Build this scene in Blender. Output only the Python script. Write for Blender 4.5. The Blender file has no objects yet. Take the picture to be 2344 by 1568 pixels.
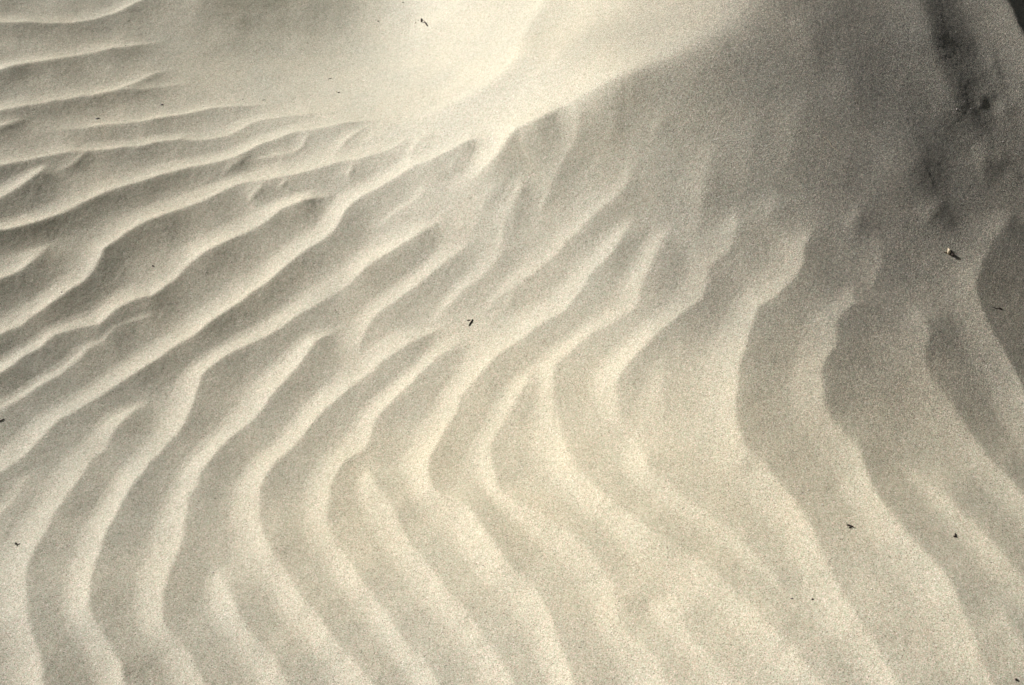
import bpy, math
import numpy as np

rng = np.random.default_rng(7)
C = bpy.context.scene.collection
S = bpy.context.scene

# ------------------------------------------------------------------ camera
PITCH = math.radians(50.0)
DIST = 2.8
CAM = np.array([0.0, -DIST * math.cos(PITCH), DIST * math.sin(PITCH)])
cd = bpy.data.cameras.new("camera")
cd.lens = 50.0
cd.sensor_width = 36.0
cd.clip_start = 0.05
cd.clip_end = 2000.0
cam = bpy.data.objects.new("camera", cd)
C.objects.link(cam)
cam.location = CAM
cam.rotation_euler = (math.radians(90.0) - PITCH, 0, 0)
S.camera = cam

# ------------------------------------------------------------------ light
SUN_ELEV = math.radians(26.0)
SUN_AZ = math.radians(150.0)          # direction towards the sun, measured from +X
Lxy = np.array([math.cos(SUN_AZ), math.sin(SUN_AZ)])
world = bpy.data.worlds.new("World")
S.world = world
world.use_nodes = True
wn, wl = world.node_tree.nodes, world.node_tree.links
wn.clear()
sky = wn.new("ShaderNodeTexSky")
sky.sky_type = 'NISHITA'
sky.sun_disc = False
sky.air_density = 0.3
sky.dust_density = 9.0
sky.ozone_density = 0.6
sky.sun_elevation = SUN_ELEV
sky.sun_rotation = math.radians(90.0) - SUN_AZ
bgn = wn.new("ShaderNodeBackground")
bgn.inputs[1].default_value = 0.05
out = wn.new("ShaderNodeOutputWorld")
wl.new(sky.outputs[0], bgn.inputs[0])
wl.new(bgn.outputs[0], out.inputs[0])
sd = bpy.data.lights.new("sun", 'SUN')
sd.energy = 4.6
sd.angle = math.radians(0.5)
sd.color = (1.0, 0.912, 0.99)
sun = bpy.data.objects.new("sun", sd)
C.objects.link(sun)
sun.rotation_euler = (math.radians(90) - SUN_ELEV, 0, SUN_AZ + math.radians(90))
S.view_settings.view_transform = 'Standard'
S.view_settings.look = 'None'
S.view_settings.gamma = 1.0
S.view_settings.use_curve_mapping = False
S.view_settings.exposure = 0.25

# ------------------------------------------------------------------ picture <-> ground
PW, PH = 2344.0, 1568.0
FX = PW * cd.lens / cd.sensor_width
_r = np.array([1.0, 0, 0])
_f = np.array([0, math.cos(PITCH), -math.sin(PITCH)])
_u = np.array([0, math.sin(PITCH), math.cos(PITCH)])

def ray(u, v):
    u = np.asarray(u, float); v = np.asarray(v, float)
    a = (u - PW / 2) / FX
    b = -(v - PH / 2) / FX
    return _f + a[..., None] * _r + b[..., None] * _u

def ground(u, v, hfun=None):
    """point of the ground seen at photo position (u, v)"""
    d = ray(u, v)
    z = np.zeros(d.shape[:-1])
    for _ in range(1 if hfun is None else 14):
        t = (z - CAM[2]) / d[..., 2]
        x = CAM[0] + t * d[..., 0]
        y = CAM[1] + t * d[..., 1]
        if hfun is not None:
            z = 0.4 * z + 0.6 * hfun(x, y)
    return x, y, z

def to_photo(x, y, z=0.0):
    px, py, pz = x - CAM[0], y - CAM[1], z - CAM[2]
    w = px * _f[0] + py * _f[1] + pz * _f[2]
    w = np.maximum(w, 0.05)
    b = (px * _u[0] + py * _u[1] + pz * _u[2]) / w
    return PW / 2 + FX * px / w, PH / 2 - FX * b

# ------------------------------------------------------------------ smooth helpers
def sstep(a, b, x):
    t = np.clip((x - a) / (b - a), 0, 1)
    return t * t * (3 - 2 * t)

def bilin(A, x, y, x0, y0, dx, dy):
    i = np.clip((x - x0) / dx, 0, A.shape[1] - 1.001)
    j = np.clip((y - y0) / dy, 0, A.shape[0] - 1.001)
    i0 = i.astype(int); j0 = j.astype(int)
    fi = i - i0; fj = j - j0
    return ((A[j0, i0] * (1 - fi) + A[j0, i0 + 1] * fi) * (1 - fj)
            + (A[j0 + 1, i0] * (1 - fi) + A[j0 + 1, i0 + 1] * fi) * fj)

def vnoise(x, y, seed):
    T = np.random.default_rng(seed).standard_normal((256, 256))
    xi = np.floor(x).astype(int); yi = np.floor(y).astype(int)
    fx = x - xi; fy = y - yi
    fx = fx * fx * fx * (fx * (fx * 6 - 15) + 10)
    fy = fy * fy * fy * (fy * (fy * 6 - 15) + 10)
    a = T[yi & 255, xi & 255]; b = T[yi & 255, (xi + 1) & 255]
    c = T[(yi + 1) & 255, xi & 255]; d = T[(yi + 1) & 255, (xi + 1) & 255]
    return (a * (1 - fx) + b * fx) * (1 - fy) + (c * (1 - fx) + d * fx) * fy

def cubic_interp_grid(G, gu, gv):
    """Catmull-Rom interpolation of a control grid at fractional indices"""
    gu = np.clip(gu, 0, G.shape[1] - 1.0001); gv = np.clip(gv, 0, G.shape[0] - 1.0001)
    iu = gu.astype(int); iv = gv.astype(int)
    fu = gu - iu; fv = gv - iv
    def w(t):
        return (-.5 * t + t * t - .5 * t ** 3, 1 - 2.5 * t * t + 1.5 * t ** 3,
                .5 * t + 2 * t * t - 1.5 * t ** 3, -.5 * t * t + .5 * t ** 3)
    wu, wv = w(fu), w(fv)
    r = 0
    for j in range(4):
        jj = np.clip(iv + j - 1, 0, G.shape[0] - 1)
        for i in range(4):
            ii = np.clip(iu + i - 1, 0, G.shape[1] - 1)
            r = r + wv[j] * wu[i] * G[jj, ii]
    return r

# ------------------------------------------------------------------ large relief of the sand
# steepness of the sand towards the sun, by place (rows run from far to near)
# values are the tilt class 0..255; 178 = level
TILT = np.array([
 [126,128,134,104,130,214,222,222,226,200,134,100,102],
 [122,123,140,165,188,214,222,204,163,138,115, 92,104],
 [117,118,133,154,170,188,180,160,150,137,112, 78, 98],
 [117,119,130,146,160,172,168,172,167,155,142,114,110],
 [126,129,140,155,169,182,190,190,185,170,155,136,118],
 [142,148,155,168,179,190,196,200,194,182,164,150,138],
 [154,156,165,175,185,195,199,200,196,190,180,170,158],
 [162,163,166,175,182,190,194,195,195,192,185,178,163],
 [140,146,156,166,174,180,185,188,190,189,183,175,152]], float)

def lin(c):
    c = c / 255.0
    return np.where(c < 0.04045, c / 12.92, ((c + 0.055) / 1.055) ** 2.4)

AMB = 0.10
def tilt_to_slope(c):
    want = lin(c) / lin(178.0) * (math.sin(SUN_ELEV) + AMB) - AMB
    # invert (sin e + s cos e) / sqrt(1 + s^2) = want
    ang = np.arcsin(np.clip(want, -0.25, 0.97)) - SUN_ELEV
    return np.tan(ang)

STEP = 0.02
mx0, mx1, my0, my1 = -3.5, 3.5, -2.8, 3.6
MX = np.arange(mx0, mx1, STEP); MY = np.arange(my0, my1, STEP)
MXX, MYY = np.meshgrid(MX, MY)

def large_relief(hprev):
    z = 0.0 if hprev is None else hprev
    u, v = to_photo(MXX, MYY, z)
    c = cubic_interp_grid(TILT, u / PW * 12, v / PH * 8)
    s = tilt_to_slope(np.clip(c, 20, 240))
    win = (sstep(mx0 + .3, mx0 + 2.1, MXX) * (1 - sstep(mx1 - 2.1, mx1 - .3, MXX))
           * sstep(my0 + .3, my0 + 2.0, MYY) * (1 - sstep(my1 - 2.2, my1 - .3, MYY)))
    s = (s - (s * win).sum() / win.sum()) * win + 0.0
    ky = 2 * np.pi * np.fft.fftfreq(s.shape[0], STEP)[:, None]
    kx = 2 * np.pi * np.fft.fftfreq(s.shape[1], STEP)[None, :]
    # s = slope that tips the sand towards the sun = -dh/dL
    kL = kx * Lxy[0] + ky * Lxy[1]
    kP = -kx * Lxy[1] + ky * Lxy[0]
    den = kL ** 2 + 0.06 * kP ** 2 + 0.15
    H = np.fft.ifft2(np.conj(1j * kL) * np.fft.fft2(-s) / den).real
    c0 = H[(np.abs(MYY) < .1) & (np.abs(MXX) < .1)].mean()
    return H - c0

M = large_relief(None)
for _ in range(3):
    M = large_relief(M)

def Mf(x, y):
    w = (sstep(mx0, mx0 + .6, x) * (1 - sstep(mx1 - .6, mx1, x))
         * sstep(my0, my0 + .6, y) * (1 - sstep(my1 - .6, my1, y)))
    return bilin(M, x, y, mx0, my0, STEP, STEP) * w

# ------------------------------------------------------------------ ripple crests
# every crest: points seen in the photo, listed so that the sunlit side is on the left of travel;
# (strength, sunny width, lee width, sharpness, taper at start, taper at end) in photo units
R = []
def crest(pts, k=1.0, wl_=34, wr=46, eps=4.0, t0=70, t1=90):
    R.append((pts, k, wl_, wr, eps, t0, t1))

# upper left
crest([(-60,20),(0,8),(25,-8),(60,-40)], .8, 24, 34)
crest([(-90,58),(0,59),(99,58),(181,56),(230,46),(279,30),(312,13),(345,-8),(380,-45)], .95, 30, 42)
crest([(-90,205),(0,169),(66,153),(125,143),(197,131),(263,117),(329,105),(395,90)], 1.0, 30, 46, 5, 60, 110)
crest([(-90,275),(0,256),(82,245),(148,235),(214,224),(279,209),(312,194),(345,176),(378,164),(420,150)], .95, 26, 34, 5, 60, 100)
crest([(190,230),(230,224),(279,215),(329,210),(395,197),(450,184)], .55, 18, 34, 6, 50, 90)
crest([(-60,305),(0,296),(39,281),(75,268)], .6, 18, 26, 5, 40, 40)
crest([(90,300),(150,299),(190,297),(230,291),(296,287),(362,278),(427,265),(493,253),(559,245),(615,236)], .95, 24, 34, 3.5, 80, 60)
crest([(-60,400),(0,385),(26,378),(66,370),(108,362),(164,353),(204,349),(263,345),(329,339),(378,330),(444,328),(487,324),(526,312),(559,296),(592,281),(644,272),(700,264),(790,256)], .95, 23, 32, 4, 60, 150)
crest([(-60,490),(0,460),(33,442),(66,421),(92,398),(106,377),(112,362)], .95, 34, 40, 4, 50, 30)
crest([(125,400),(150,390),(172,375),(197,357),(214,345)], .5, 16, 20, 4, 25, 25)
crest([(400,336),(415,322),(430,308)], .35, 12, 14, 4, 15, 15)
crest([(-60,550),(0,537),(49,529),(99,516),(148,496),(197,467),(263,442),(329,422),(395,404),(444,391),(493,381),(540,368),(572,354),(605,337),(644,322),(679,308),(711,303),(777,291),(827,281),(890,275)], 1.0, 32, 34, 3.5, 60, 100)
crest([(505,400),(525,390),(548,376),(572,358)], .45, 14, 22, 4, 20, 25)
crest([(560,376),(600,366),(629,360),(672,352),(690,338),(700,322),(708,304)], .55, 14, 18, 4, 30, 25)
crest([(752,368),(768,352),(786,329),(809,312),(835,297),(860,285)], .6, 15, 20, 5, 25, 40)
crest([(820,330),(850,318),(880,308),(905,298)], .35, 15, 18, 5, 30, 30)
crest([(-70,830),(0,774),(49,752),(99,719),(138,690),(164,670),(197,650),(217,624),(230,604),(243,578),(279,552),(312,532),(345,514),(411,490),(477,464),(526,441),(565,429),(620,421),(679,409),(744,391),(784,380),(810,376),(876,355),(902,342),(929,319),(952,300)], 1.0, 36, 44, 3.5, 60, 70)
crest([(567,470),(580,452),(594,440),(610,424)], .5, 16, 22, 4, 20, 20)
crest([(640,440),(652,428),(660,414)], .45, 10, 14, 4, 14, 14)
crest([(802,420),(806,400),(812,378)], .55, 12, 20, 4, 18, 12)
crest([(933,398),(936,376),(942,353),(953,335),(976,312),(1000,298)], .6, 14, 24, 5, 20, 30)
crest([(-60,680),(0,647),(33,634),(66,614),(99,585),(126,552)], 1.0, 34, 46, 4, 50, 50)
crest([(-70,900),(0,865),(33,845),(59,821),(99,802),(131,775),(180,758),(230,752),(253,733),(279,710),(312,693),(348,686),(365,676),(378,662),(411,640),(444,611),(467,591),(510,568),(559,545),(592,525),(613,513),(646,490),(695,470),(728,457),(775,442)], 1.05, 38, 48, 3.5, 60, 60)
crest([(-70,985),(0,946),(49,920),(99,887),(148,857),(181,831),(204,805),(235,788),(268,758),(310,738),(340,728),(356,706),(366,685)], .8, 32, 46, 4, 60, 40)
crest([(-70,1140),(0,1089),(26,1072),(59,1052),(82,1028),(99,1005),(125,976),(181,943),(247,900),(296,871),(345,841),(395,805),(460,769),(493,742),(543,710),(575,680),(629,641),(662,614),(711,578),(744,555),(766,535),(775,516),(790,490),(810,470),(843,450),(876,434),(925,404),(958,386),(991,375),(1034,355),(1073,335),(1106,327),(1150,322)], 1.05, 40, 46, 3.5, 60, 70)
crest([(850,545),(876,515),(925,477),(958,454),(974,425),(978,400),(985,376)], .7, 22, 34, 5, 40, 30)
crest([(1032,410),(1036,385),(1045,360)], .45, 12, 20, 5, 20, 20)
# the broad bright shoulder of the dune and the lee beyond it
crest([(1040,455),(1070,424),(1106,398),(1139,372),(1159,348),(1182,320),(1226,302),(1262,278),(1290,262),(1324,243),(1364,224),(1407,201),(1456,181),(1522,155),(1587,125)], 1.1, 85, 85, 11, 70, 190)
crest([(1290,262),(1364,224),(1407,201),(1456,181),(1522,155),(1587,125),(1653,92),(1695,52),(1722,5),(1740,-60),(1755,-130)], 1.15, 95, 95, 32, 260, 60)
crest([(1070,424),(1106,398),(1139,372),(1159,348),(1182,318),(1226,300),(1264,276),(1290,258)], .55, 20, 34, 4, 40, 40)
crest([(1238,520),(1240,499),(1246,465),(1263,418),(1292,372),(1315,332),(1321,286),(1318,245),(1316,220)], .8, 22, 34, 5, 40, 40)
crest([(1070,510),(1095,490),(1120,455),(1150,425),(1180,400)], .45, 16, 24, 6, 40, 40)
crest([(1140,580),(1150,545),(1158,510),(1172,470),(1185,430)], .4, 16, 24, 7, 40, 50)
crest([(1180,470),(1196,440),(1208,410)], .35, 14, 18, 6, 25, 25)
# soft crests on the bright shoulder
crest([(935,190),(951,148),(958,125),(975,92),(988,66),(1007,46),(1040,22),(1100,-20)], .55, 46, 70, 10, 60, 60)
crest([(920,285),(975,263),(1040,240),(1106,210),(1152,174),(1185,140),(1195,100),(1226,49),(1259,0),(1290,-50)], .6, 50, 45, 8, 90, 60)
crest([(425,90),(440,60),(455,30),(470,-5),(480,-50)], .35, 34, 60, 12, 50, 40)
# middle left, running down to the lower edge
crest([(-40,1250),(0,1184),(20,1164),(43,1131),(72,1095),(105,1070)], .65, 26, 34, 5, 50, 50)
crest([(135,1640),(112,1568),(102,1529),(89,1496),(76,1454),(67,1414),(64,1365),(66,1325),(76,1283),(92,1243),(108,1210),(132,1171),(158,1135),(184,1095),(214,1056),(247,1031),(256,1005),(279,973),(312,940),(350,905)], .95, 46, 50, 3.5, 60, 70)
crest([(315,1640),(289,1568),(279,1529),(260,1493),(243,1460),(220,1424),(209,1394),(209,1355),(214,1316),(227,1276),(243,1233),(263,1194),(286,1154),(302,1125),(329,1089),(358,1056),(381,1028),(404,1002),(424,976),(441,946),(450,920),(457,894),(467,864),(510,831),(559,805),(608,779),(646,759),(711,713),(777,670),(810,647),(859,608),(909,578),(942,558),(974,535),(1001,513),(1015,490)], 1.0, 42, 52, 3.5, 60, 60)
crest([(500,1640),(470,1568),(460,1546),(444,1510),(421,1477),(395,1447),(381,1421),(372,1391),(378,1358),(391,1322),(404,1283),(418,1250),(424,1217),(427,1184),(437,1145),(454,1118),(467,1085),(490,1056),(513,1031),(530,1012),(559,986),(592,953),(620,918),(639,897),(665,871),(685,848),(711,812),(725,792),(755,772),(790,758)], 1.0, 46, 55, 3.5, 60, 60)
crest([(700,1640),(660,1568),(644,1539),(618,1506),(589,1477),(566,1437),(546,1408),(533,1371),(513,1335),(498,1305),(488,1280)], .8, 44, 50, 5, 60, 60)
crest([(806,830),(822,805),(830,779),(840,752),(859,729),(892,703),(942,667),(991,631),(1024,604),(1057,575),(1082,545)], .95, 38, 44, 4, 50, 60)
crest([(890,1640),(850,1568),(833,1546),(804,1510),(777,1477),(751,1444),(721,1408),(692,1371),(669,1335),(646,1296),(623,1263),(603,1228),(595,1193),(594,1151),(600,1122),(617,1087),(640,1058),(672,1031),(711,982),(744,950),(784,917),(827,881),(876,838),(925,808),(958,785),(991,762),(1024,735)], 1.0, 46, 54, 3.5, 60, 80)
crest([(975,755),(1040,690),(1095,640),(1130,605),(1148,575),(1153,540),(1151,500)], .8, 28, 36, 6, 50, 60)
crest([(1040,1640),(998,1568),(975,1526),(945,1493),(922,1460),(899,1424),(876,1394),(850,1358),(823,1322),(800,1289),(777,1256),(758,1224),(751,1191),(751,1158),(761,1118),(777,1085),(794,1056),(833,1031),(853,999),(876,956),(909,920),(938,890),(968,858),(991,835),(1040,795),(1085,768)], 1.0, 44, 54, 3.5, 60, 90)
crest([(1215,1640),(1172,1568),(1152,1526),(1132,1493),(1106,1460),(1080,1427),(1053,1394),(1027,1362),(1004,1332),(975,1296),(942,1263),(922,1224),(909,1187),(892,1154),(869,1125),(853,1095),(842,1064),(838,1040)], .95, 46, 52, 4, 60, 60)
crest([(1345,1640),(1310,1568),(1300,1540),(1285,1493),(1275,1457),(1265,1417),(1245,1381),(1224,1352),(1188,1318),(1152,1276),(1119,1230),(1093,1194),(1073,1164),(1045,1153),(1012,1143),(991,1120),(983,1085),(986,1056),(1001,1031),(1017,992),(1040,953),(1057,913),(1080,887),(1106,858),(1139,821),(1172,797),(1193,785),(1226,759),(1275,729),(1308,700),(1331,664),(1351,637),(1377,608),(1403,578),(1423,548),(1440,516),(1452,480)], 1.1, 46, 54, 3.5, 60, 60)
crest([(1085,708),(1130,690),(1165,668),(1182,655),(1209,637),(1242,611),(1275,588),(1301,558),(1327,534),(1373,488),(1413,447),(1442,407),(1448,366),(1452,310)], 1.05, 34, 44, 6, 50, 130)
crest([(1172,715),(1172,690),(1180,660)], .4, 14, 26, 5, 25, 20)
crest([(1570,1640),(1522,1568),(1505,1529),(1466,1480),(1433,1447),(1413,1414),(1410,1381),(1397,1332),(1370,1283),(1340,1252),(1318,1237),(1291,1217),(1259,1200),(1240,1186),(1210,1172),(1175,1150),(1142,1128),(1130,1095),(1124,1062),(1122,1030),(1140,992),(1165,950),(1190,915),(1208,885),(1216,850),(1240,820)], .85, 42, 50, 4.5, 60, 60)
crest([(1885,1568),(1859,1539),(1807,1479),(1755,1427),(1686,1366),(1617,1305),(1556,1262),(1470,1210),(1409,1167),(1366,1132),(1327,1089),(1303,1040),(1288,986),(1272,953),(1265,910),(1264,871),(1268,844),(1298,818),(1324,792),(1357,772),(1390,756),(1423,729),(1456,706),(1466,680),(1476,647),(1489,624),(1505,581),(1525,545),(1545,510)], .95, 44, 52, 4.5, 60, 60)
crest([(1430,1000),(1413,956),(1410,927),(1416,887),(1430,854),(1456,818),(1489,785),(1522,756),(1571,716),(1604,690),(1620,650),(1620,620),(1637,601),(1664,581),(1680,552),(1683,516),(1686,470)], .95, 46, 50, 3.5, 50, 50)
crest([(1860,1425),(1776,1326),(1697,1246),(1640,1195),(1600,1167),(1550,1132),(1515,1102),(1495,1079),(1475,1052),(1466,1020),(1460,985)], .85, 46, 52, 5, 110, 60)
crest([(1490,975),(1508,925),(1515,887),(1522,840),(1532,800)], .45, 22, 34, 7, 40, 50)
crest([(1545,850),(1560,800),(1550,765)], .25, 16, 24, 7, 30, 30)
crest([(2075,1620),(2050,1568),(2006,1487),(1963,1418),(1929,1366),(1900,1305),(1868,1225),(1831,1172),(1798,1131),(1765,1092),(1745,1062),(1714,1044),(1700,1025),(1690,990),(1685,955),(1686,910),(1689,858),(1702,805),(1712,766),(1725,739),(1738,712),(1768,693),(1798,667),(1824,637),(1838,608),(1841,581),(1854,545),(1862,505)], 1.05, 48, 60, 3.5, 60, 60)
crest([(2290,1610),(2275,1568),(2258,1539),(2232,1470),(2206,1409),(2180,1357),(2128,1288),(2085,1240),(2055,1207),(2028,1174),(1995,1118),(1979,1072),(1955,1020),(1930,990),(1905,965),(1888,930),(1884,895),(1879,855),(1890,828),(1914,800),(1913,775),(1911,748),(1930,723),(1952,703),(1950,673),(1956,640)], 1.0, 46, 54, 4, 60, 50)
crest([(2000,690),(2000,654),(2005,627),(2015,611),(2015,581),(2009,555),(2014,525)], .75, 30, 36, 4, 40, 50)
crest([(2400,1375),(2344,1323),(2301,1279),(2249,1219),(2197,1176),(2162,1132),(2102,1089),(2060,1050),(2040,1015)], .75, 42, 48, 7, 60, 150)
crest([(2380,1180),(2324,1118),(2291,1085),(2258,1048),(2220,990),(2190,950),(2166,915),(2143,881),(2120,844),(2114,812),(2120,772),(2117,739),(2104,713),(2096,690)], .8, 42, 54, 4.5, 60, 40)
crest([(2420,1090),(2385,1010),(2365,970),(2344,930),(2334,900),(2314,854),(2291,805),(2265,762),(2245,719),(2234,680),(2229,654),(2239,621),(2252,588),(2272,555),(2301,516),(2318,480)], .85, 50, 60, 3.5, 60, 50)
crest([(1720,1620),(1677,1568),(1651,1539),(1600,1487),(1565,1435),(1522,1392),(1490,1350)], .66, 40, 46, 6, 60, 60)
crest([(2400,1560),(2344,1480),(2300,1410),(2255,1350)], .6, 40, 46, 7, 60, 70)
crest([(1960,1640),(1910,1560),(1868,1500),(1825,1440),(1800,1400)], .0, 36, 40, 7, 60, 70)
# upper right: steep banks and streaks
crest([(2262,430),(2260,412),(2256,390),(2242,352),(2226,330)], .8, 22, 26, 9, 25, 40)
crest([(2275,330),(2239,296),(2212,260),(2176,224),(2160,184),(2137,125),(2120,66),(2098,0),(2080,-70)], .84, 70, 58, 18, 90, 50)
crest([(2300,230),(2288,184),(2272,131),(2262,90),(2240,20)], .8, 24, 18, 5, 40, 50)
crest([(2395,330),(2368,280),(2341,224),(2324,171),(2301,122),(2278,85),(2262,50)], .85, 26, 20, 6, 40, 40)
crest([(2420,240),(2375,170),(2344,112),(2324,79),(2308,39),(2286,0),(2262,-60)], 1.3, 70, 34, 8, 40, 40)
crest([(1990,455),(2030,425),(2075,395),(2127,364),(2178,345)], .68, 80, 92, 24, 60, 90)
crest([(2110,540),(2125,500),(2150,470),(2170,440)], .5, 22, 30, 7, 40, 40)
crest([(1945,560),(1955,520),(1962,487),(1966,460)], .6, 24, 34, 6, 40, 40)
crest([(1580,560),(1586,540),(1603,482),(1615,424),(1632,366),(1645,300)], .5, 30, 40, 9, 50, 70)
crest([(1880,170),(1866,120),(1850,70),(1835,20)], .4, 26, 34, 10, 50, 40)
crest([(1182,545),(1178,520),(1182,474),(1191,424),(1200,395)], .5, 18, 28, 6, 30, 30)
crest([(1700,480),(1712,400),(1722,320),(1735,240)], .28, 34, 44, 12, 60, 60)
crest([(1800,430),(1812,340),(1830,250),(1838,190)], .26, 30, 44, 12, 60, 60)
crest([(1965,340),(1950,240),(1932,150),(1905,60)], .28, 30, 44, 12, 60, 60)
crest([(1500,330),(1512,280),(1525,235)], .25, 26, 30, 9, 50, 50)
crest([(1400,350),(1405,300),(1412,250)], .3, 22, 30, 9, 50, 40)
crest([(1760,520),(1775,480),(1800,440)], .35, 24, 30, 9, 40, 40)

def gblur(A, sg):
    n = int(3 * sg); k = np.exp(-.5 * (np.arange(-n, n + 1) / sg) ** 2); k /= k.sum()
    P_ = np.pad(A, n, mode='edge')
    o_ = sum(k[i] * P_[:, i:i + A.shape[1]] for i in range(2 * n + 1))
    return sum(k[i] * o_[i:i + A.shape[0]] for i in range(2 * n + 1))

def catmull(P, step):
    P = np.array(P, float)
    P = np.vstack([2 * P[0] - P[1], P, 2 * P[-1] - P[-2]])
    o = []
    for i in range(1, len(P) - 2):
        p0, p1, p2, p3 = P[i - 1], P[i], P[i + 1], P[i + 2]
        n = max(1, int(np.hypot(*(p2 - p1)) / step))
        t = (np.arange(n) / n)[:, None]
        o.append(.5 * ((2 * p1) + (-p0 + p2) * t + (2 * p0 - 5 * p1 + 4 * p2 - p3) * t ** 2
                       + (-p0 + 3 * p1 - 3 * p2 + p3) * t ** 3))
    o.append(P[-2][None])
    return np.vstack(o)

# ------------------------------------------------------------------ the sheet of sand
H = 0.0025
gx0, gx1, gy0, gy1 = -1.38, 1.38, -0.86, 1.30
def axis(a, b, far):
    core = np.arange(a, b, H)
    o = []; s = H; p = 0
    while p < far:
        s *= 1.13; p += s; o.append(p)
    o = np.array(o)
    return np.concatenate([a - o[::-1], core, core[-1] + o])
AX = axis(gx0, gx1, 300.0); AY = axis(gy0, gy1, 300.0)
XX, YY = np.meshgrid(AX, AY)
Z = Mf(XX, YY)

# height across a ripple: the slope holds over the bank and then eases out
TX = np.linspace(0, 2.6, 261)
def profile(h0, h1):
    sl = 1 - sstep(h0, h1, TX)
    c = np.concatenate([[0], np.cumsum((sl[1:] + sl[:-1]) * .5 * (TX[1] - TX[0]))])
    return 1 - c / c[-1], c[-1]
TA, AREA_A = profile(-.15, 1.95)
TB, AREA_B = profile(.55, 2.3)
RIP = np.zeros_like(Z); ADD = np.zeros_like(Z)

PXM = FX / DIST                  # photo units per metre in the middle of the frame
SLOPE = 0.33                     # steepness of a ripple of strength 1
def offp(p): return not (10 < p[0] < PW - 10 and 10 < p[1] < PH - 10)
for pts, k, a_, b_, eps, t0, t1 in R:
    pts = [tuple(map(float, p)) for p in pts]
    for e_, f_ in ((0, 1), (-1, -2)):
        if offp(pts[e_]):
            q_ = np.array(pts[e_]) - np.array(pts[f_]); q_ = q_ / np.hypot(*q_) * 260 + np.array(pts[e_])
            pts.insert(0 if e_ == 0 else len(pts), tuple(q_))
    P = catmull(pts, 16.0)
    gx, gy, _ = ground(P[:, 0], P[:, 1], Mf)
    # wander a little, as blown sand does
    s = np.concatenate([[0], np.cumsum(np.hypot(np.diff(gx), np.diff(gy)))])
    sp = np.concatenate([[0], np.cumsum(np.hypot(np.diff(P[:, 0]), np.diff(P[:, 1])))])
    sd_ = rng.integers(1, 9999)
    amp = k * (1 + .14 * vnoise(s * 11, s * 0, sd_)) * (.93 + .45 * (1 - sstep(500, 1400, P[:, 0])) * (1 - sstep(650, 1250, P[:, 1])) - .12 * sstep(1100, 1800, P[:, 0]) * sstep(900, 1400, P[:, 1]) - .18 * sstep(900, 1450, P[:, 1]) + .22 * sstep(1350, 1700, P[:, 0]) * (1 - sstep(750, 1050, P[:, 1])) * sstep(380, 520, P[:, 1]))
    if offp(pts[0]): t0 = 200
    if offp(pts[-1]): t1 = 200
    def inner(p): return 40 < p[0] < PW - 40 and 40 < p[1] < PH - 40
    if inner(pts[0]): t0 = min(t0 * 2.8, sp[-1] * .5)
    if inner(pts[-1]): t1 = min(t1 * 1.5, sp[-1] * .5)
    tap = sstep(0, t0, sp) * (1 - sstep(sp[-1] - t1, sp[-1], sp))
    amp = amp * tap * (1.75 if (k < .65 and max(a_, b_) < 60) else 1.0)
    jit = .0011 * vnoise(s * 34, s * 0 + 3, sd_) + .0017 * vnoise(s * 15, s * 0 + 9, sd_)
    tx, ty = np.gradient(gx), np.gradient(gy)
    tn = np.hypot(tx, ty) + 1e-9
    dl = np.abs(-ty / tn * Lxy[0] + tx / tn * Lxy[1])
    amp = amp / np.maximum(np.convolve(np.pad(dl, 6, mode='edge'), np.ones(13) / 13, 'valid'), .42) ** .75 * .78
    gx = gx - ty / tn * jit; gy = gy + tx / tn * jit
    wa, wb, ee = a_ * 1.0 / PXM, b_ * 1.05 / PXM, eps * (1.7 if k < .65 else 1.0) / PXM
    rad = 2.6 * max(wa, wb)
    i0 = np.searchsorted(AX, gx.min() - rad); i1 = np.searchsorted(AX, gx.max() + rad)
    j0 = np.searchsorted(AY, gy.min() - rad); j1 = np.searchsorted(AY, gy.max() + rad)
    if i1 - i0 < 2 or j1 - j0 < 2:
        continue
    D2 = np.full((j1 - j0, i1 - i0), 1e9); SG = np.zeros_like(D2); AM = np.zeros_like(D2); TP = np.ones_like(D2)
    for q in range(len(gx) - 1):
        ax_, ay_, bx_, by_ = gx[q], gy[q], gx[q + 1], gy[q + 1]
        ia = np.searchsorted(AX, min(ax_, bx_) - rad) - i0; ib = np.searchsorted(AX, max(ax_, bx_) + rad) - i0
        ja = np.searchsorted(AY, min(ay_, by_) - rad) - j0; jb = np.searchsorted(AY, max(ay_, by_) + rad) - j0
        ia, ja = max(ia, 0), max(ja, 0)
        X = AX[i0 + ia:i0 + ib][None, :]; Y = AY[j0 + ja:j0 + jb][:, None]
        dx, dy = bx_ - ax_, by_ - ay_
        l2 = dx * dx + dy * dy + 1e-12
        t = np.clip(((X - ax_) * dx + (Y - ay_) * dy) / l2, 0, 1)
        ex = X - ax_ - t * dx; ey = Y - ay_ - t * dy
        d2 = ex * ex + ey * ey
        w = D2[ja:jb, ia:ib]
        d2 = d2[:w.shape[0], :w.shape[1]]
        better = d2 < w
        if not better.any():
            continue
        cr = (dx * ey - dy * ex)[:w.shape[0], :w.shape[1]]
        am = (amp[q] * (1 - t) + amp[q + 1] * t)[:w.shape[0], :w.shape[1]]
        D2[ja:jb, ia:ib] = np.where(better, d2, w)
        SG[ja:jb, ia:ib] = np.where(better, cr, SG[ja:jb, ia:ib])
        AM[ja:jb, ia:ib] = np.where(better, am, AM[ja:jb, ia:ib])
        tp = (tap[q] * (1 - t) + tap[q + 1] * t)[:w.shape[0], :w.shape[1]]
        TP[ja:jb, ia:ib] = np.where(better, tp, TP[ja:jb, ia:ib])
    d = np.sqrt(D2)
    side = SG > 0
    w_ = np.where(side, wa, wb) * (.35 + .65 * TP)
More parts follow.
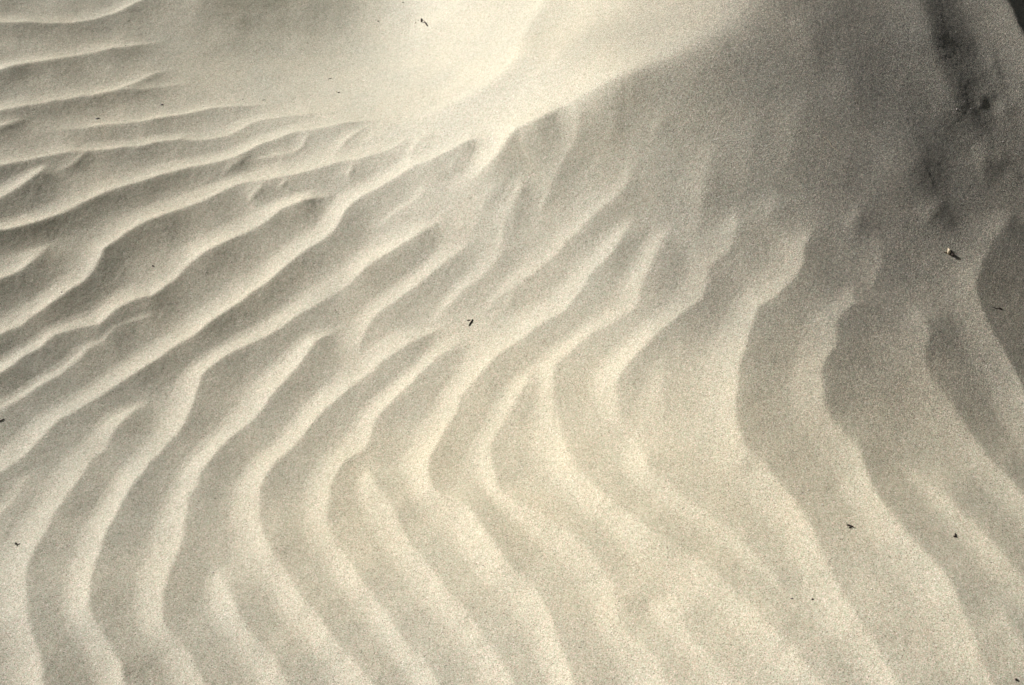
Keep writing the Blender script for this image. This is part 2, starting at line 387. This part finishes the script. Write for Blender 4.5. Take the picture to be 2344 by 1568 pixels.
    soft = np.sqrt(d * d + ee * ee) - ee
    prof = np.where(side, np.interp(soft / w_, TX, TA), np.interp(soft / w_, TX, TB)) * AM
    far_ = sstep(.3, 1.2, d / np.minimum(wa, wb))
    prof = prof * (1 - far_) + gblur(prof, 4.0) * far_
    prof = SLOPE * wa * AREA_A * prof
    if max(a_, b_) >= 80 or k < .65:
        ADD[j0:j1, i0:i1] += prof
    else:
        o_ = RIP[j0:j1, i0:i1]
        kk = np.minimum(.0034, 1.6 * np.minimum(prof, o_)) + 1e-9
        hh = np.maximum(kk - np.abs(prof - o_), 0)
        RIP[j0:j1, i0:i1] = np.maximum(prof, o_) + hh * hh / (4 * kk)
Z = Z + RIP + ADD
print("ripples", RIP.max())

# ground outside the photographed patch: the same kind of ripples, fading into low dunes
uu, vv = to_photo(XX, YY, Z)
outm = np.maximum.reduce([sstep(-90, -330, uu), sstep(PW + 90, PW + 330, uu), sstep(-90, -330, vv), sstep(PH + 90, PH + 330, vv)])
rr = np.hypot(XX, YY)
warp = .05 * vnoise(XX * 2.1 + 40, YY * 2.1 + 40, 11) + .018 * vnoise(XX * 7 + 9, YY * 7 + 9, 12)
ph = ((-Lxy[0] * .9 * XX - Lxy[1] * .9 * YY + .35 * YY) + warp) / .105
fr = ph - np.floor(ph)
saw = np.where(fr < .62, fr / .62, (1 - fr) / .38)
saw = saw * saw * (3 - 2 * saw)
Z += outm * (1 - sstep(2.2, 5.0, rr)) * .0095 * saw * (1 + .4 * vnoise(XX * 3, YY * 3, 14))
Z += sstep(3.5, 12, rr) * (.35 * vnoise(XX / 6 + 50, YY / 6 + 50, 21) + .12 * vnoise(XX / 1.9 + 50, YY / 1.9 + 50, 22))
Z += sstep(25, 120, rr) * 2.4 * vnoise(XX / 38 + 30, YY / 38 + 30, 23)

# lumps of disturbed sand by the steep bank
near = (rr < 2.4)
for (u, v, du, h_) in [(2262,240,22,.007),(2290,262,20,.008),(2312,248,16,.007),(2282,300,24,.006),(2325,300,18,.007),(2300,330,20,.005),(2335,345,16,.005),(2270,360,18,.004),(2322,385,20,.005),(2300,205,14,.004)]:
    x, y, _ = ground(np.array(float(u)), np.array(float(v)), Mf)
    w = du / PXM * 1.25
    q = ((XX - x) ** 2 + ((YY - y) * .8) ** 2) / w ** 2
    Z += .15 * h_ * np.exp(-q) * (.75 + .8 * vnoise(XX * 34, YY * 34, 31))
# fine unevenness of the surface and the coarse grain
dense = (XX > gx0 - .05) & (XX < gx1 + .05) & (YY > gy0 - .05) & (YY < gy1 + .05)
Z += np.where(rr < 5, .0006 * vnoise(XX * 17, YY * 17, 41) + .00010 * vnoise(XX * 70, YY * 70, 42)
              + .00007 * vnoise(XX * 150, YY * 150, 43), 0)
Z += np.where(dense, rng.standard_normal(Z.shape) * .00010, 0)

def Zf(x, y):
    i = np.clip(np.searchsorted(AX, x) - 1, 0, len(AX) - 2); j = np.clip(np.searchsorted(AY, y) - 1, 0, len(AY) - 2)
    fi = (x - AX[i]) / (AX[i + 1] - AX[i]); fj = (y - AY[j]) / (AY[j + 1] - AY[j])
    return ((Z[j, i] * (1 - fi) + Z[j, i + 1] * fi) * (1 - fj) + (Z[j + 1, i] * (1 - fi) + Z[j + 1, i + 1] * fi) * fj)

nx, ny = len(AX), len(AY)
me = bpy.data.meshes.new("sand_ground")
co = np.stack([XX, YY, Z], -1).reshape(-1, 3).astype(np.float32)
idx = np.arange(nx * ny).reshape(ny, nx)
quads = np.stack([idx[:-1, :-1], idx[:-1, 1:], idx[1:, 1:], idx[1:, :-1]], -1).reshape(-1, 4).astype(np.int32)
me.vertices.add(len(co)); me.vertices.foreach_set("co", co.ravel())
me.loops.add(quads.size); me.loops.foreach_set("vertex_index", quads.ravel())
me.polygons.add(len(quads))
me.polygons.foreach_set("loop_start", np.arange(0, quads.size, 4, dtype=np.int32))
me.polygons.foreach_set("use_smooth", np.ones(len(quads), dtype=bool))
me.update()
sand = bpy.data.objects.new("sand_ground", me)
C.objects.link(sand)
sand["kind"] = "structure"
print("sheet", nx, ny, "relief", float(Z[dense].min()), float(Z[dense].max()))

# ------------------------------------------------------------------ materials
def sand_material():
    m = bpy.data.materials.new("blown_sand")
    m.use_nodes = True
    n, l = m.node_tree.nodes, m.node_tree.links
    b = n["Principled BSDF"]
    b.inputs["Roughness"].default_value = .72
    b.inputs["Specular IOR Level"].default_value = .35
    tc = n.new("ShaderNodeTexCoord")
    def noise(scale, detail=2.0, rough=.6):
        t = n.new("ShaderNodeTexNoise"); t.inputs["Scale"].default_value = scale
        t.inputs["Detail"].default_value = detail; t.inputs["Roughness"].default_value = rough
        l.new(tc.outputs["Object"], t.inputs["Vector"]); return t
    def ramp(src, stops):
        r = n.new("ShaderNodeValToRGB")
        e = r.color_ramp.elements
        e[0].position, e[0].color = stops[0][0], (*stops[0][1], 1)
        e[1].position, e[1].color = stops[-1][0], (*stops[-1][1], 1)
        for p, c in stops[1:-1]:
            k = e.new(p); k.color = (*c, 1)
        l.new(src, r.inputs[0]); return r
    def mix(mode, f, a, bb):
        x = n.new("ShaderNodeMix"); x.data_type = 'RGBA'; x.blend_type = mode
        x.clamp_result = False
        if isinstance(f, float): x.inputs[0].default_value = f
        else: l.new(f, x.inputs[0])
        for s_, v_ in ((6, a), (7, bb)):
            if isinstance(v_, tuple): x.inputs[s_].default_value = (*v_, 1)
            else: l.new(v_, x.inputs[s_])
        return x.outputs[2]
    # grains: every little cell a mineral of its own
    vo = n.new("ShaderNodeTexVoronoi"); vo.inputs["Scale"].default_value = 820.0
    l.new(tc.outputs["Object"], vo.inputs["Vector"])
    sep = n.new("ShaderNodeSeparateColor"); l.new(vo.outputs["Color"], sep.inputs[0])
    grain = ramp(sep.outputs[0], [(0.0, (.13, .125, .10)), (.06, (.29, .293, .210)), (.35, (.435, .437, .330)),
                                  (.7, (.50, .503, .392)), (.93, (.59, .592, .475)), (1.0, (.75, .73, .66))])
    tint = ramp(sep.outputs[1], [(0.0, (.88, 1.03, .92)), (.5, (1, 1, 1.02)), (1.0, (1.13, .97, .96))])
    c = mix('MULTIPLY', 1.0, grain.outputs[0], tint.outputs[0])
    # mottling where heavier and lighter grains have gathered
    n1 = noise(9.0, 4.0, .6); r1 = ramp(n1.outputs[0], [(.3, (.95, .965, .96)), (.7, (1.04, 1.03, 1.0))])
    c = mix('MULTIPLY', 1.0, c, r1.outputs[0])
    n2 = noise(90.0, 3.0, .7); r2 = ramp(n2.outputs[0], [(.25, (.93, .94, .93)), (.75, (1.06, 1.05, 1.04))])
    c = mix('MULTIPLY', 1.0, c, r2.outputs[0])
    n3 = noise(0.9, 2.0, .5); r3 = ramp(n3.outputs[0], [(.35, (.985, 1.0, 1.02)), (.65, (1.01, 1.0, .975))])
    c = mix('MULTIPLY', 1.0, c, r3.outputs[0])
    vg = n.new("ShaderNodeTexVoronoi"); vg.inputs["Scale"].default_value = 560.0
    l.new(tc.outputs["Object"], vg.inputs["Vector"])
    sg_ = n.new("ShaderNodeSeparateColor"); l.new(vg.outputs["Color"], sg_.inputs[0])
    cg = ramp(sg_.outputs[0], [(0.0, (.45, .45, .46)), (.3, (.82, .83, .83)), (.7, (1.1, 1.09, 1.07)), (1.0, (1.6, 1.56, 1.5))])
    ac = n.new("ShaderNodeAttribute"); ac.attribute_name = "coarse_shade"
    mf = n.new("ShaderNodeMapRange"); mf.inputs[3].default_value = .12; mf.inputs[4].default_value = .85
    l.new(ac.outputs["Fac"], mf.inputs[0])
    c = mix('MULTIPLY', mf.outputs[0], c, cg.outputs[0])
    aw = n.new("ShaderNodeAttribute"); aw.attribute_name = "tan_mineral"
    tanr = ramp(aw.outputs["Fac"], [(0.0, (.99, .992, .975)), (.5, (1.0, .987, .955)), (1.0, (1.0, .975, .91))])
    c = mix('MULTIPLY', 1.0, c, tanr.outputs[0])
    an = n.new("ShaderNodeAttribute"); an.attribute_name = "coarse_shade"
    slope_shade = ramp(an.outputs["Fac"], [(0.0, (1, 1, 1)), (1.0, (.50, .50, .52))])  # darkens the coarse sand, putting the upper-right slope's shade into its colour
    c = mix('MULTIPLY', 1.0, c, slope_shade.outputs[0])
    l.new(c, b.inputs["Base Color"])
    bt = noise(950.0, 1.0, .5); bt2 = noise(430.0, 2.0, .6)
    ad = n.new("ShaderNodeMath"); ad.operation = 'ADD'; l.new(bt.outputs[0], ad.inputs[0])
    l.new(bt2.outputs[0], ad.inputs[1])
    bp = n.new("ShaderNodeBump"); bp.inputs["Strength"].default_value = .75
    mr = n.new("ShaderNodeMapRange"); mr.inputs[3].default_value = .00032; mr.inputs[4].default_value = .0028
    l.new(an.outputs["Fac"], mr.inputs[0]); l.new(mr.outputs[0], bp.inputs["Distance"])
    l.new(ad.outputs[0], bp.inputs["Height"]); l.new(bp.outputs[0], b.inputs["Normal"])
    return m

def debris_material(name, c1, c2, rough=.75):
    m = bpy.data.materials.new(name); m.use_nodes = True
    n, l = m.node_tree.nodes, m.node_tree.links
    b = n["Principled BSDF"]; b.inputs["Roughness"].default_value = rough
    tc = n.new("ShaderNodeTexCoord"); t = n.new("ShaderNodeTexNoise")
    t.inputs["Scale"].default_value = 600; t.inputs["Detail"].default_value = 3
    l.new(tc.outputs["Object"], t.inputs["Vector"])
    r = n.new("ShaderNodeValToRGB")
    r.color_ramp.elements[0].position = .35; r.color_ramp.elements[0].color = (*c1, 1)
    r.color_ramp.elements[1].position = .65; r.color_ramp.elements[1].color = (*c2, 1)
    l.new(t.outputs[0], r.inputs[0]); l.new(r.outputs[0], b.inputs["Base Color"])
    bp = n.new("ShaderNodeBump"); bp.inputs["Distance"].default_value = .0003
    l.new(t.outputs[0], bp.inputs["Height"]); l.new(bp.outputs[0], b.inputs["Normal"])
    return m

cu_, cv_ = to_photo(XX, YY, Z)
coarse = sstep(1250, 2200, cu_ + .25 * (700 - cv_) + 60 * vnoise(XX * 6, YY * 6, 77)) * (1 - sstep(450, 1300, cv_ + 60 * vnoise(XX * 5, YY * 5, 78)))  # mask for coarse grain and for the slope shade painted with it
at = me.attributes.new("coarse_shade", 'FLOAT', 'POINT')
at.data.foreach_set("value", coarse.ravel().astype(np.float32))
tanm = np.exp(-(((cu_ - 1400) / 1000) ** 2 + ((cv_ - 1060) / 620) ** 2)) * (1 + .15 * vnoise(XX * 3, YY * 3, 79))
at = me.attributes.new("tan_mineral", 'FLOAT', 'POINT')
at.data.foreach_set("value", np.clip(tanm, 0, 1).ravel().astype(np.float32))
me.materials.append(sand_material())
M_BARK = debris_material("dark_bark", (.012, .009, .005), (.05, .036, .02))
M_HUSK = debris_material("dark_husk", (.018, .014, .010), (.075, .055, .035))
M_STRAW = debris_material("pale_straw", (.42, .36, .22), (.66, .6, .42))
M_SHELL = debris_material("grey_shell", (.09, .085, .075), (.2, .19, .17), .5)
M_RUST = debris_material("reddish_crumb", (.09, .05, .035), (.2, .12, .09))

# ------------------------------------------------------------------ debris lying on the sand
import bmesh
from mathutils import Vector, Matrix

def spot(u, v):
    x, y, z = ground(np.array(float(u)), np.array(float(v)), lambda a, b: Zf(a, b))
    return Vector((float(x), float(y), float(Zf(x, y))))

def link(name, bm, mat, parent=None, loc=None):
    m = bpy.data.meshes.new(name); bm.to_mesh(m); bm.free()
    m.materials.append(mat)
    for p in m.polygons: p.use_smooth = True
    o = bpy.data.objects.new(name, m); C.objects.link(o)
    if parent is not None: o.parent = parent
    if loc is not None: o.location = loc
    return o

def tag(o, label, cat):
    o["label"] = label; o["category"] = cat
    return o

def tube(bm, pts, rad, seg=7, sd=0):
    r_ = np.random.default_rng(sd + 100)
    rings = []
    for i, p in enumerate(pts):
        p = Vector(p)
        a = Vector(pts[max(i - 1, 0)]); b = Vector(pts[min(i + 1, len(pts) - 1)])
        t = (b - a).normalized()
        s_ = t.cross(Vector((0, 0, 1)))
        if s_.length < 1e-4: s_ = Vector((1, 0, 0))
        s_.normalize(); w = s_.cross(t)
        ring = []
        for k in range(seg):
            an = 2 * math.pi * k / seg
            rr_ = .82 * rad[i] * (1 + .16 * r_.standard_normal())
            ring.append(bm.verts.new(p + s_ * math.cos(an) * rr_ + w * math.sin(an) * rr_))
        rings.append(ring)
    for a, b in zip(rings[:-1], rings[1:]):
        for k in range(seg):
            bm.faces.new((a[k], a[(k + 1) % seg], b[(k + 1) % seg], b[k]))
    bm.faces.new(rings[0][::-1]); bm.faces.new(rings[-1])

def stick(pix, rad, lift=.3, sd=0, sub=3, tall=None):
    """tube through photo positions, lying on the sand; returns bmesh in coordinates about the first point"""
    P = catmull(pix, max(1.0, np.hypot(*(np.array(pix[-1], float) - np.array(pix[0], float))) / (sub * len(pix))))
    o = spot(*P[0]); pts = []; rs = []
    n_ = len(P)
    for i, (u, v) in enumerate(P):
        s_ = i / max(1, n_ - 1)
        r1 = rad * (.55 + .6 * math.sin(math.pi * min(1, .12 + s_ * .8)))
        w = spot(u, v)
        h_ = r1 * lift + (0 if tall is None else tall * s_)
        pts.append((w.x - o.x, w.y - o.y, w.z - o.z + h_)); rs.append(r1)
    bm = bmesh.new(); tube(bm, pts, rs, sd=sd)
    return bm, o

def crumb(rx, ry, rz, sd=0, rough=.22, sub=2, rot=0.0):
    bm = bmesh.new(); bmesh.ops.create_icosphere(bm, subdivisions=sub, radius=.85)
    r_ = np.random.default_rng(sd + 500)
    K = r_.standard_normal((4, 3)) * 1.8; F = r_.uniform(0, 6, 4)
    for v in bm.verts:
        q = sum(math.sin(K[i].dot(v.co) + F[i]) for i in range(4)) * rough * .5
        v.co *= 1 + q + rough * .25 * r_.standard_normal()
        v.co.x *= rx; v.co.y *= ry; v.co.z *= rz
    bmesh.ops.rotate(bm, verts=bm.verts, cent=(0, 0, 0), matrix=Matrix.Rotation(rot, 3, 'Z'))
    return bm

def empty(name, loc):
    o = bpy.data.objects.new(name, None); C.objects.link(o); o.location = loc
    o.empty_display_size = .01
    return o

def put_crumb(name, u, v, r3, mat, label, cat, sd=0, rot=0.0, sink=.35, rough=.22, sub=2):
    o = link(name, crumb(*r3, sd=sd, rot=rot, rough=rough, sub=sub), mat)
    p = spot(u, v); o.location = (p.x, p.y, p.z + r3[2] * (1 - 2 * sink))
    return tag(o, label, cat)

U = 1 / PXM   # one photo unit in metres at mid frame

# broken stalk at the top: husk, thin neck, dark blade, a pale flake in its crook
root = empty("broken_stalk", spot(968, 48))
tag(root, "broken stalk of dark husk and blade with pale flake in its crook on bright sand", "plant stalk")
def part_stick(name, pix, rad, mat, root, **kw):
    bm, o = stick(pix, rad, **kw)
    return link(name, bm, mat, root, o - root.location)
part_stick("husk", [(964.5, 43.5), (964.8, 47.5), (964.5, 51)], 2.6 * U, M_HUSK, root, sd=1, lift=.8)
part_stick("neck", [(965, 50.5), (968, 51.5), (971, 52)], .8 * U, M_BARK, root, sd=2, lift=.8)
part_stick("blade", [(971, 50), (974, 54), (978.5, 60.5)], 2.4 * U, M_BARK, root, sd=3, lift=.8)
o = link("flake", crumb(3.0 * U, 1.6 * U, .9 * U, sd=4, rot=-.5), M_STRAW, root, spot(969.5, 47.5) - root.location + Vector((0, 0, .0012)))

put_crumb("seed", 957.5, 46.5, (1.6*U, 2.6*U, 1.1*U), M_HUSK, "dark wedge of seed husk just left of the broken stalk", "seed", 11, .3)
put_crumb("sand_crumb", 951.5, 52.5, (3.0*U, 1.7*U, .9*U), M_RUST, "faint reddish crumb lying below and left of the dark seed wedge", "crumb", 12, .2)
put_crumb("seed", 922.5, 6, (3.0*U, 2.6*U, 2.0*U), M_BARK, "small round brown seed at the very top edge of the sand", "seed", 13, .1)
put_crumb("seed", 865.5, 48.5, (2.6*U, 1.8*U, 1.4*U), M_HUSK, "tiny grey-brown seed alone on smooth grey sand up from the sliver", "seed", 14, .4)
put_crumb("seed", 984, 126, (2.2*U, 1.6*U, 1.2*U), M_RUST, "tiny brown seed on the pale shoulder below the broken stalk", "seed", 15, .8)

bm, o0 = stick([(751, 181), (755, 180), (760, 179.3)], 1.0 * U, sd=5)
tag(link("twig_sliver", bm, M_HUSK, None, o0), "thin dark straight sliver lying level above the small black-tipped pebble", "twig")

root = empty("pebble", spot(774.5, 212))
tag(root, "small black pebble with white chip on smooth pale sand", "pebble")
link("stone", crumb(4.0 * U, 2.2 * U, 2.0 * U, sd=6, rot=-.1), M_BARK, root, Vector((0.0008, 0, .0008)))
link("chip", crumb(2.2 * U, 1.6 * U, 1.4 * U, sd=7, rot=.4), M_STRAW, root, Vector((-.0042, .0042, .0008)))

bm, o0 = stick([(600, 229.5), (604, 228.6), (609, 228.9)], .9 * U, sd=8)
tag(link("twig_sliver", bm, M_SHELL, None, o0), "faint grey sliver at the tip of the ripple crest in the smooth sand", "twig")
put_crumb("shell_or_shade", 369.5, 239.5, (5.2*U, 2.6*U, 1.5*U), M_SHELL, "dark oval shell fragment half sunk in the grey trough", "shell fragment", 16, .35, .45)
put_crumb("shell_or_shade", 222, 271.5, (5.6*U, 2.4*U, 1.4*U), M_SHELL, "greenish grey shell fragment half sunk above the upper left crest", "shell fragment", 17, .45, .45)
put_crumb("shell_or_shade", 555, 227, (4.6*U, 1.6*U, 1.2*U), M_SHELL, "narrow grey shell fragment just above the crest that fades out", "shell fragment", 18, -.15, .4)
put_crumb("seed", 287, 104.5, (1.5*U, 1.7*U, 1.3*U), M_BARK, "tiny black seed on the bright second crest from the top left", "seed", 19)
put_crumb("seed", 349.5, 608.5, (2.4*U, 2.1*U, 1.8*U), M_BARK, "tiny round black seed in a dark trough at the left", "seed", 20)
put_crumb("seed", 141, 669, (2.6*U, 2.2*U, 1.5*U), M_SHELL, "small grey seed on the lit side of a crest near the left edge", "seed", 21)

bm, o0 = stick([(-8, 967), (-1, 964.5), (4, 962), (9, 959)], 1.1 * U, sd=9, lift=.8)
tag(link("twig", bm, M_BARK, None, o0), "short black twig poking in at the left edge of the sand", "twig")

root = empty("insect_husk", spot(36, 1245))
tag(root, "round black insect husk with one leg sticking out near the lower left", "insect husk")
link("body", crumb(3.2 * U, 3.6 * U, 2.4 * U, sd=10, rot=.5), M_BARK, root, Vector((0, 0, .0012)))
part_stick("leg", [(38, 1246.5), (41.5, 1246.3), (46, 1244)], .7 * U, M_HUSK, root, sd=11, lift=1.0)
part_stick("leg", [(37.5, 1246), (38.8, 1248), (39, 1250.5)], .8 * U, M_BARK, root, sd=12, lift=1.0)

root = empty("hooked_twig", spot(1078, 738))
tag(root, "dark brown hooked twig bent like a beak in the middle of the sand", "twig")
part_stick("arm", [(1081.5, 731.5), (1079.5, 736), (1076.5, 740), (1073.0, 746.5)], 1.55 * U, M_BARK, root, sd=13, lift=.9)
part_stick("short_arm", [(1068.5, 733.6), (1072, 733.2), (1076, 732.8)], 1.2 * U, M_HUSK, root, sd=14, lift=.6)

root = empty("wood_crumb", spot(2171, 580))
tag(root, "pale yellow wood crumb standing up beside its black shadow on the dark sand", "wood crumb")
bm = crumb(4.6 * U, 4.2 * U, 7.5 * U, sd=20, rot=.6, rough=.3)
link("chip", bm, M_STRAW, root, Vector((-.0005, 0, .0040)))
bm = crumb(3.2 * U, 3.8 * U, 3.0 * U, sd=23, rot=-.5, rough=.35)
link("chip", bm, M_STRAW, root, Vector((.0015, .0065, .0045)))
part_stick("splinter", [(2160, 577.5), (2164, 578.6), (2168, 578.6)], .9 * U, M_BARK, root, sd=21, lift=.8)
link("bark", crumb(3.6 * U, 5.0 * U, 3.2 * U, sd=24, rot=.8, rough=.4), M_BARK, root, Vector((.0075, -.0060, .0018)))

root = empty("thin_twig", spot(2289, 707))
tag(root, "thin bent dark twig half buried in the shade near the right edge", "twig")
part_stick("stem", [(2272, 703), (2280, 705.5), (2286, 706.5)], .9 * U, M_HUSK, root, sd=22, lift=.2)
part_stick("tip", [(2286, 706.8), (2289, 705.6), (2292, 708), (2294, 709)], 1.3 * U, M_BARK, root, sd=25, lift=.8)

root = empty("forked_twig", spot(1949, 1207))
tag(root, "black forked twig with two prongs pointing left on beige sand", "twig")
part_stick("long_prong", [(1938, 1202), (1943, 1202.6), (1948, 1205), (1953.5, 1207)], 1.7 * U, M_BARK, root, sd=26, lift=.8)
part_stick("short_prong", [(1943, 1208.5), (1946, 1207.6), (1949, 1208.6)], 1.2 * U, M_HUSK, root, sd=27, lift=.8)

root = empty("sprig", spot(2186, 1226))
tag(root, "tiny dark sprig shaped like a cross in the sand at the lower right", "plant sprig")
part_stick("stem", [(2186.2, 1221), (2186, 1224.5), (2187, 1228)], 1.3 * U, M_BARK, root, sd=28, lift=.8)
part_stick("branch", [(2182, 1228), (2186, 1228.2), (2190, 1229.6)], 1.3 * U, M_BARK, root, sd=29, lift=.8)

put_crumb("seed", 1860, 1371.5, (2.6*U, 1.8*U, 1.4*U), M_HUSK, "small brown seed on pale sand in the lower right, right of the grey shadow smudge", "seed", 30)
put_crumb("shell_or_shade", 1813, 1370, (3.2*U, 2.0*U, 1.0*U), M_SHELL, "grey lump standing in for a small shadow smudge on pale sand at the lower right", "shell fragment", 31)  # small shadow on the sand, modelled as a sunken grey lump
put_crumb("seed", 2326, 1556, (3.0*U, 2.6*U, 2.2*U), M_BARK, "round dark seed in the bottom right corner of the sand", "seed", 32)
put_crumb("seed", 1091, 1291, (1.7*U, 1.2*U, 1.0*U), M_RUST, "tiny brown seed on beige sand below the middle of the frame", "seed", 33)
bm, o0 = stick([(1884, 314), (1896, 322), (1905, 336), (1921, 347)], .45 * U, sd=33, lift=1.2)
tag(link("straw_fibre", bm, M_STRAW, None, o0), "hair-thin pale straw fibre lying on the coarse dark sand slope", "straw")

# scattered bright quartz grains that nobody could count
gm = bmesh.new()
base = bmesh.new(); bmesh.ops.create_icosphere(base, subdivisions=1, radius=1)
bv = np.array([v.co[:] for v in base.verts]); bf = [[v.index for v in f.verts] for f in base.faces]
base.free()
gv, gf = [], []
N = 300
gu = rng.uniform(-60, PW + 60, N); gvv = rng.uniform(-60, PH + 60, N)
px_, py_, _z = ground(gu, gvv, Zf)
pz_ = Zf(px_, py_)
for i in range(N):
    r_ = rng.uniform(.0004, .0009) * (1.35 if rng.random() < .12 else 1)
    vv_ = bv * r_ * rng.uniform(.7, 1.2, 3) + np.array([px_[i], py_[i], pz_[i] + r_ * .45])
    k0 = len(gv) * 12
    gv.append(vv_); gf += [[a + k0 for a in f] for f in bf]
m = bpy.data.meshes.new("quartz_grains")
m.from_pydata(np.vstack(gv).tolist(), [], gf)
mq = debris_material("white_quartz", (.72, .70, .64), (.85, .83, .78), .35)
m.materials.append(mq)
q = bpy.data.objects.new("quartz_grains", m); C.objects.link(q)
q["kind"] = "stuff"; q["label"] = "white quartz grains scattered over the rippled sand"; q["category"] = "sand grains"
gm.free()
